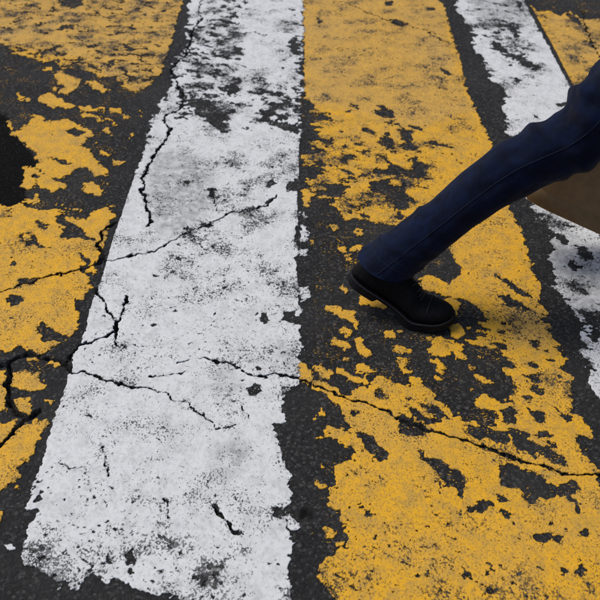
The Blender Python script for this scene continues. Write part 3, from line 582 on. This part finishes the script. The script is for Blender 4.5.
# jeans
def leg_rings(pts, rad, n, side_hint=V((0, -1, 0)), hem_tilt=None):
    c = catmull(pts, n); r = interp(rad, n); ax = []
    for i in range(n + 1):
        d = (c[min(i + 1, n)] - c[max(i - 1, 0)]).normalized()
        v = (side_hint - d * side_hint.dot(d)).normalized(); u = v.cross(d).normalized()
        if hem_tilt is not None:
            k = max(0, 1 - i / (n * 0.16)); u = (u + d * hem_tilt * k)
        ax.append((u, v))
    return c, ax, [tuple(x) for x in r]
def nz(x, y, s): return float(fbm(np.array([x]), np.array([y]), s, 3)[0])
def folds(seed, knee):
    rng = random.Random(seed); fs = []
    for k in range(11):
        fs.append((rng.uniform(knee - 0.12, knee + 0.14), rng.uniform(0, 6.28), rng.uniform(0.012, 0.022), rng.uniform(-0.05, 0.05), rng.uniform(0.08, 0.15)))
    for k in range(7):
        fs.append((rng.uniform(0.01, 0.20), rng.uniform(0, 6.28), rng.uniform(0.010, 0.016), rng.uniform(-0.03, 0.03), rng.uniform(0.06, 0.12)))
    for k in range(6):
        fs.append((rng.uniform(0.18, knee), rng.uniform(0, 6.28), rng.uniform(0.02, 0.04), rng.uniform(-0.12, 0.12), rng.uniform(0.04, 0.075)))
    def f(t, a):
        s = 0.0
        for t0, a0, w, sl, amp in fs:
            da = math.atan2(math.sin(a - a0), math.cos(a - a0))
            if abs(da) > 1.9: continue
            s += amp * math.exp(-((t - t0 - sl * da) / w) ** 2) * math.cos(da / 1.9 * 1.57) ** 2
        return s - 0.045 + 0.05 * nz(t * 9, a * 1.3, seed)
    return f
UP = V((0, 0, 1))
c, ax, rr = leg_rings([HEM, HEM.lerp(KNEE_R, 0.33) + V((-0.008, 0, 0.010)), HEM.lerp(KNEE_R, 0.68) + V((-0.012, 0, 0.018)), KNEE_R, KNEE_R.lerp(HIP_R, 0.5) + V((0.012, 0, 0)), HIP_R],
   [(0.056, 0.060), (0.049, 0.054), (0.058, 0.060), (0.063, 0.063), (0.080, 0.082), (0.095, 0.095)], 150, hem_tilt=-0.55)
leg_a = loft('leg', c, ax, rr, 72, folds(3, 0.58), (False, True))
# turned-up inside of the hem
hin = loft('hem_inside', [c[0], c[0] + (c[3] - c[0]) * 0.5, c[8]], [ax[0], ax[2], ax[8]], [(rr[0][0] * 0.985, rr[0][1] * 0.985), (rr[0][0] * 0.90, rr[0][1] * 0.90), (rr[0][0] * 0.85, rr[0][1] * 0.85)], 72, None, (False, True))
c2, ax2, rr2 = leg_rings([ANK_L + V((0.006, 0, -0.028)), ANK_L.lerp(KNEE_L, 0.35) + V((-0.01, 0, 0)), ANK_L.lerp(KNEE_L, 0.7) + V((-0.012, 0, 0)), KNEE_L, KNEE_L.lerp(HIP_L, 0.5), HIP_L],
   [(0.060, 0.058), (0.053, 0.054), (0.061, 0.060), (0.064, 0.063), (0.080, 0.082), (0.095, 0.095)], 90, side_hint=V((0, 1, 0)))
leg_b = loft('leg', c2, ax2, rr2, 48, folds(8, 0.58), (False, True))
seat = loft('seat', [PELV + V((0, 0, z)) for z in (-0.13, -0.09, -0.04, 0.02, 0.08, 0.12)], [(V((1, 0, 0)), V((0, 1, 0)))] * 6, [(0.07, 0.10), (0.115, 0.165), (0.13, 0.182), (0.13, 0.18), (0.12, 0.165), (0.115, 0.155)], 48)
jeans = kid('jeans', join('jeans', [leg_a, hin, leg_b, seat]), M_DENIM)
# raised outer seam and hem stitching on the trailing leg
fd = folds(3, 0.58)
def on_leg(i, a, lift=0.0):
    u, v = ax[i]; ru, rv = rr[i]; d = 1 + fd(i / 150, a) + lift
    return c[i] + u * (ru * math.cos(a) * d) + v * (rv * math.sin(a) * d)
SEAM_A = R(62)
kid_of('seam', tube('seam', [on_leg(i, SEAM_A, 0.004) for i in range(0, 150, 2)], 0.0010), M_STITCH, jeans)
for i_ in (6, 9):
    pts = [on_leg(i_, 2 * math.pi * j / 72, 0.006) for j in range(73)]
    kid_of('hem_stitch', tube('hem_stitch', pts, 0.0008, 5), M_STITCH, jeans)

# coat
cv = [PELV + V((0, 0, 0.02)), PELV + V((0.01, 0, 0.14)), CHEST, NECK - V((0, 0, 0.05))]; 
coat_t = loft('coat', [PELV + V((0.0, 0, -0.02)), PELV + V((0.005, 0, 0.10)), PELV + V((0.03, 0, 0.2)), CHEST, CHEST + V((0.02, 0, 0.12)), NECK + V((-0.008, 0, -0.035)), NECK + V((0, 0, 0.005))], [(V((1, 0, 0)), V((0, 1, 0)))] * 7, [(0.15, 0.20), (0.14, 0.185), (0.13, 0.175), (0.145, 0.19), (0.135, 0.20), (0.085, 0.12), (0.066, 0.066)], 48, lambda t, a: 0.04 * nz(t * 5, a * 1.5, 55))
slv = []
for sh, el, wr in ((SH_R, EL_R, WR_R), (SH_L, EL_L, WR_L)):
    cc, aa, r3 = leg_rings([(NECK - V((0, 0, 0.07))).lerp(sh, 0.45), sh + V((0, 0, 0.002)), sh.lerp(el, 0.5), el, el.lerp(wr, 0.5), wr], [(0.062, 0.062), (0.072, 0.072), (0.06, 0.06), (0.052, 0.052), (0.046, 0.046), (0.041, 0.041)], 40, side_hint=V((1, 0, 0.2)))
    slv.append(loft('sleeve', cc, aa, r3, 28, lambda t, a: 0.06 * nz(t * 9, a * 1.2, 77)))
coat = kid('coat', join('coat', [coat_t] + slv), M_COAT)

# shoes
def shoe(origin, yaw, raise_deg, lift=0.0):
    L = 0.252; ball_s = 0.165
    ra = R(raise_deg); cy, sy = math.cos(yaw), math.sin(yaw)
    def place(s, w, z):
        # s from heel (0) to toe (L); the heel half turns up about the ball of the foot
        b = ball_s; soft = 0.035
        k = min(max((b + soft - s) / (2 * soft), 0), 1); ang = ra * k * k * (3 - 2 * k)
        ds = s - b; x = b + ds * math.cos(ang) + z * math.sin(ang); zz = z * math.cos(ang) - ds * math.sin(ang)
        tip = max(0, (s - (L - 0.04)) / 0.04); zz += 0.008 * tip * tip
        x -= L
        return V((origin[0] + x * cy - w * sy, origin[1] + x * sy + w * cy, zz + lift + 0.003))
    S_ = [0.0, 0.006, 0.02, 0.045, 0.075, 0.105, 0.135, 0.165, 0.19, 0.212, 0.232, 0.245, 0.252]
    W_ = [0.015, 0.024, 0.031, 0.033, 0.031, 0.031, 0.036, 0.041, 0.042, 0.039, 0.031, 0.020, 0.008]
    T_ = [0.050, 0.064, 0.072, 0.076, 0.082, 0.082, 0.072, 0.061, 0.053, 0.049, 0.045, 0.038, 0.026]
    co = []; ns = 28
    Sd = np.linspace(0, 1, 40); k = np.linspace(0, 1, len(S_))
    sI, wI, tI = (np.interp(Sd, k, a) for a in (S_, W_, T_))
    base_z = 0.016
    for s, w, t_ in zip(sI, wI, tI):
        for j in range(ns):
            a = 2 * math.pi * j / ns; ca_, sa2 = math.cos(a), math.sin(a)
            hz = (t_ - base_z)
            z = base_z + hz * (0.42 + 0.58 * (abs(sa2) ** 0.75)) if sa2 > 0 else base_z + hz * 0.42 * (1 - abs(sa2) ** 0.6)
            wid = w * (math.copysign(abs(ca_) ** 0.8, ca_)) * (1 - 0.20 * max(0, (z - base_z) / max(hz, 1e-3) - 0.3))
            co.append(tuple(place(s, wid, z)))
    n = len(sI); f = []
    for i in range(n - 1):
        for j in range(ns):
            m = (j + 1) % ns; f.append((i * ns + j, i * ns + m, (i + 1) * ns + m, (i + 1) * ns + j))
    f.append(tuple(range(ns - 1, -1, -1))); f.append(tuple((n - 1) * ns + j for j in range(ns)))
    me = bpy.data.meshes.new('shoe'); me.from_pydata(co, [], [tuple(reversed(x)) for x in f]); me.update()
    up = kid('shoe', me, M_SHOE)
    # sole with heel block and welt
    co = []; f = []; cols = 44; hw = []
    for i in range(cols):
        s = -0.003 + (L + 0.007) * i / (cols - 1); t = min(max(s / L, 0), 1)
        w = float(np.interp(min(max(s, 0), L), S_, W_)) + 0.0045
        if i in (0, cols - 1): w *= 0.55
        zb = 0.0 if s < 0.072 else (0.012 if s < 0.115 else 0.012 - 0.012 * min(1, (s - 0.115) / 0.04)); zt = 0.019
        for ww, z in ((-w, zt), (w, zt), (w, zb), (-w, zb)): co.append(tuple(place(s, ww, z)))
    for i in range(cols - 1):
        for j in range(4):
            m = (j + 1) % 4; f.append((i * 4 + j, (i + 1) * 4 + j, (i + 1) * 4 + m, i * 4 + m))
    f += [(0, 1, 2, 3), tuple(cols * 4 - 4 + j for j in (3, 2, 1, 0))]
    me = bpy.data.meshes.new('sole'); me.from_pydata(co, [], f); me.update()
    so = kid_of('sole', me, M_SOLE, up, False); bv_ = so.modifiers.new('bevel', 'BEVEL'); bv_.width = 0.002; bv_.segments = 2
    wl = [place(s, float(np.interp(s, S_, W_)) + 0.0045, 0.0200) for s in np.linspace(0.0, L, 40)] + [place(s, -float(np.interp(s, S_, W_)) - 0.0045, 0.0200) for s in np.linspace(L, 0.0, 40)]
    kid_of('welt', tube('welt', wl, 0.0018), M_LACE, up)
    # toe cap seam, lacing
    def top(s): return float(np.interp(s, S_, T_))
    def over(s0, s1, wmax, r, lift_=0.0015):
        pts = []
        for j in range(13):
            k_ = -1 + 2 * j / 12; s = s0 + (s1 - s0) * (j / 12); w = float(np.interp(s, S_, W_)) * k_ * wmax
            hz = top(s) - base_z; rel = abs(k_ * wmax)
            z = base_z + hz * (0.42 + 0.58 * (max(0, 1 - rel ** 2.5) ** 0.375)) + lift_
            pts.append(place(s, w * (1 - 0.20 * max(0, (z - base_z) / hz - 0.3)), z))
        return tube('band', pts, r)
    kid_of('toe_seam', over(0.200, 0.200, 0.97, 0.0012), M_LACE, up)
    for k_ in range(4):
        s = 0.118 + 0.016 * k_
        kid_of('lace', over(s, s + 0.008, 0.42, 0.0022, 0.003), M_LACE, up)
    return up
g = ground([(452, 326)])[0]
shoe((g[0], g[1]), math.atan2(-0.075, 0.215), 28)
shoe((ANK_L.x + 0.20, ANK_L.y + 0.01), 0.06, 0, 0.0)

# ------------------------------------------------------------------ the bag in the other hand
bag = bpy.data.objects.new('bag', None); sc.collection.objects.link(bag)
tag(bag, 'brown bag swinging low behind the knee at the right edge', 'bag')
TH = R(-26); bx, bz = V((math.cos(TH), 0, math.sin(TH))), V((-math.sin(TH), 0, math.cos(TH))); by = V((0, 1, 0))
B0 = V((0.496, 1.70, 0.1895)); bag.location = B0
def bagp(x, y, z): return B0 + bx * x + by * y + bz * z
BW, BH, BD = 0.36, 0.36, 0.12
cs, axb, rb = [], [], []
for z, gx, gy in ((0.0, 0.975, 0.93), (0.005, 0.995, 0.98), (0.03, 1, 1.0), (0.12, 1.0, 1.02), (0.22, 0.985, 0.9), (0.31, 0.965, 0.72), (0.352, 0.955, 0.62), (0.36, 0.94, 0.56)):
    cs.append(bagp(BW / 2, 0, z)); axb.append((bx, by)); rb.append((BW / 2 * gx, BD / 2 * gy))
def bagkid(name, me, mat, parent=None, smooth=True):
    o = link(name, me, mat, parent or bag, smooth)
    if parent is None: o.matrix_parent_inverse = Matrix.Translation(-B0)
    return o
pan = bagkid('bag_body', loft('bag_body', cs, axb, rb, 64, lambda t, a: 0.02 * nz(t * 4, a * 1.5, 91), square=0.35), M_BAG)
bagkid('base_trim', loft('base_trim', [bagp(BW / 2, 0, z) for z in (-0.003, 0.0, 0.035, 0.037)], [(bx, by)] * 4, [(BW / 2 * g_, BD / 2 * g_) for g_ in (0.97, 1.0, 1.012, 0.985)], 64, square=0.35), M_STRAP, pan)
bagkid('zip', tube('zip', [bagp(0.04, 0, 0.364), bagp(BW - 0.04, 0, 0.364)], 0.004), M_STRAP, pan)
grip = HAND_L + V((0.008, -0.012, -0.030))
for sy_ in (-1, 1):
    p0, p1 = bagp(0.09, sy_ * 0.042, 0.30), bagp(0.27, sy_ * 0.042, 0.30)
    pts = catmull([p0, p0.lerp(grip, 0.45) + bz * 0.02 - bx * 0.01, grip + V((0, sy_ * 0.004, 0)), p1.lerp(grip, 0.45) + bz * 0.02 + bx * 0.01, p1], 36)
    st = bagkid('strap', tube('strap', pts, 0.006, 8), M_STRAP)
